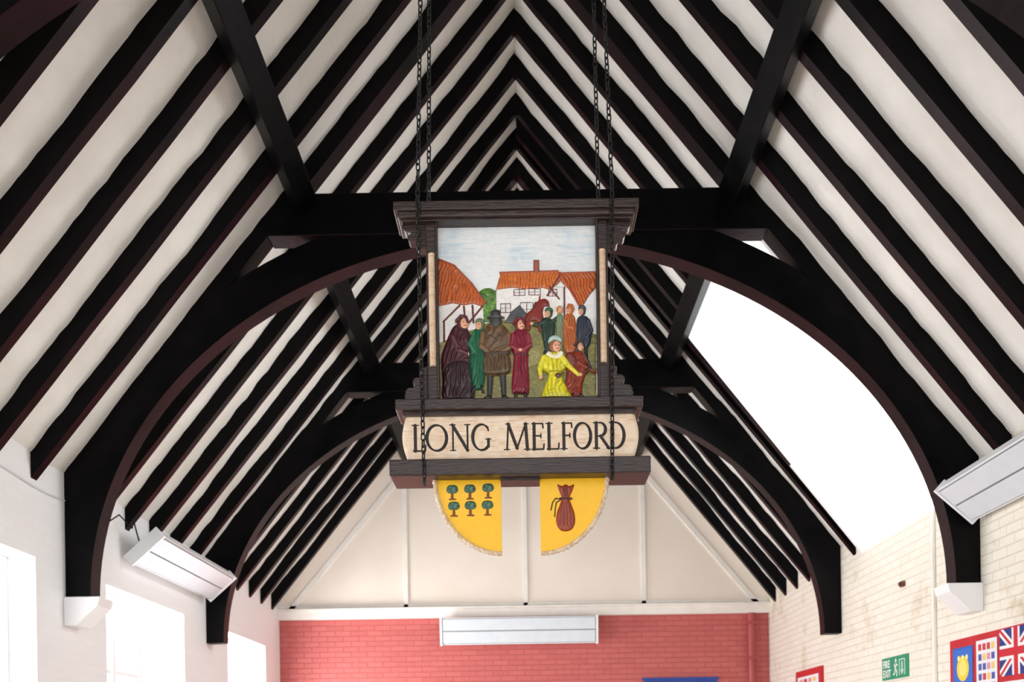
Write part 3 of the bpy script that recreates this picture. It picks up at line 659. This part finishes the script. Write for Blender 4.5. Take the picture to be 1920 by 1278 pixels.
def lim(p,q,w_): 
    d=Vector((q[0]-p[0],q[1]-p[1])).normalized(); n=Vector((-d.y,d.x))*w_/2; yzp([(p[0]+n.x,p[1]+n.y),(q[0]+n.x,q[1]+n.y),(q[0]-n.x,q[1]-n.y),(p[0]-n.x,p[1]-n.y)])
yb,zb=9.36,Z(0.70)
yzp([(yb+0.016*math.cos(t),zb+0.06+0.016*math.sin(t)) for t in np.linspace(0,6.28,12)[:-1]])
lim((yb,zb+.04),(yb+.015,zb-.02),.03); lim((yb,zb+.03),(yb-.045,zb+.01),.013); lim((yb,zb+.03),(yb+.045,zb+.015),.013)
lim((yb+.01,zb-.02),(yb-.03,zb-.045),.016); lim((yb-.03,zb-.045),(yb-.02,zb-.09),.014); lim((yb+.012,zb-.02),(yb+.03,zb-.06),.016); lim((yb+.03,zb-.06),(yb+.065,zb-.07),.014)
lim((9.27,zb+.06),(9.27,zb-.085),.008); lim((9.14,zb+.06),(9.14,zb-.085),.008); lim((9.27,zb+.06),(9.14,zb+.06),.008)
lim((9.205,zb+.04),(9.205,zb-.05),.018); yzp([(9.205,zb-.08),(9.24,zb-.035),(9.17,zb-.035)])
b.obj('running_figure_and_arrow',[M_signwhite],fe)
b=MB(); b.box(HW-0.03,HW,8.44,8.48,0.3,Z(PLATE)); b.obj('wall_conduit',[M_trim],bevel=0.008)
b=MB(); b.box(HW-0.03,HW,9.12,9.20,Z(1.42),Z(1.47)); b.box(HW-0.05,HW-0.03,9.145,9.175,Z(1.43),Z(1.46)); b.obj('rusty_fixing',[M_rust],bevel=0.005)
b=MB()
n=12;v=[];f=[]
for z in (0.0,1.86+EYE):
    for i in range(n): v.append((3.24+0.05*math.cos(2*math.pi*i/n),Y1-0.06+0.05*math.sin(2*math.pi*i/n),z))
for i in range(n): f.append((i,(i+1)%n,(i+1)%n+n,i+n))
b.add(v,f); b.box(3.18,3.30,Y1-.12,Y1,Z(1.2),Z(1.24)); b.box(3.18,3.30,Y1-.12,Y1,Z(1.7),Z(1.74)); b.obj('downpipe',[M_redpipe],smooth=False)
b=MB(); b.box(1.7,2.75,Y1-0.03,Y1,Z(0.2),Z(0.93)); b.box(1.68,2.77,Y1-.04,Y1,Z(0.93),Z(0.96),1); b.obj('notice_board',[M_blue,M_blue])
def tube(name,pts,r,m_):
    c=bpy.data.curves.new(name,'CURVE'); c.dimensions='3D'; c.bevel_depth=r; sp=c.splines.new('POLY'); sp.points.add(len(pts)-1)
    for i,p in enumerate(pts): sp.points[i].co=(*p,1)
    o=bpy.data.objects.new(name,c); bpy.context.scene.collection.objects.link(o); c.materials.append(m_)
pts=[(-HW+0.01,y,Z(1.93+0.012*math.sin(y*5))) for y in np.linspace(4.6,7.6,40)]
tube('wall_cable',pts,0.006,M_heatface)
tube('heater_cable',[(-3.42,8.2,Z(1.9)),(-3.38,8.35,Z(2.0)),(-3.33,8.5,Z(1.92)),(-3.36,8.6,Z(2.02)),(-3.36,8.72,Z(1.86))],0.006,M_black)
# ------------------------------------------------------------ lights
w=bpy.data.worlds.new('sky'); bpy.context.scene.world=w; w.use_nodes=True
bg=w.node_tree.nodes['Background']; bg.inputs[0].default_value=(0.98,0.98,1.0,1); bg.inputs[1].default_value=2.3
def area(name,loc,dirv,sx,sy,e,col=(1,1,1)):
    l=bpy.data.lights.new(name,'AREA'); l.shape='RECTANGLE'; l.size=sx; l.size_y=sy; l.energy=e; l.color=col
    o=bpy.data.objects.new(name,l); bpy.context.scene.collection.objects.link(o); o.location=loc
    o.rotation_euler=Vector(dirv).to_track_quat('-Z','Y').to_euler()
for i,(y0,y1) in enumerate(LW): area('daylight_window_%d'%i,(-HW-0.3,(y0+y1)/2,(zs+zt)/2),(1,0,0.1),1.9,y1-y0,(60,85,150,210)[i],(0.98,0.99,1.0))
area('daylight_dormer',(HW+0.33,(D0+D1)/2,(Z(PLATE)+dh)/2),(-1,0,-0.1),1.6,2.2,120,(0.98,0.99,1.0))
# ------------------------------------------------------------ camera
cam=bpy.data.cameras.new('camera'); co=bpy.data.objects.new('camera',cam); bpy.context.scene.collection.objects.link(co)
cam.sensor_width=36; cam.lens=F*36/1920; cam.shift_x=-(PX-960)/1920; cam.shift_y=(PY-639)/1920
co.matrix_world=Matrix.Translation((0,0,EYE))@Matrix.Rotation(math.pi/2,4,'X')@Matrix.Rotation(-ROLL,4,'Z')
cam.dof.use_dof=True; cam.dof.focus_distance=4.38; cam.dof.aperture_fstop=4.0; cam.clip_start=0.05
bpy.context.scene.camera=co
bpy.context.scene.view_settings.view_transform='Standard'
bpy.context.scene.view_settings.exposure=0.0
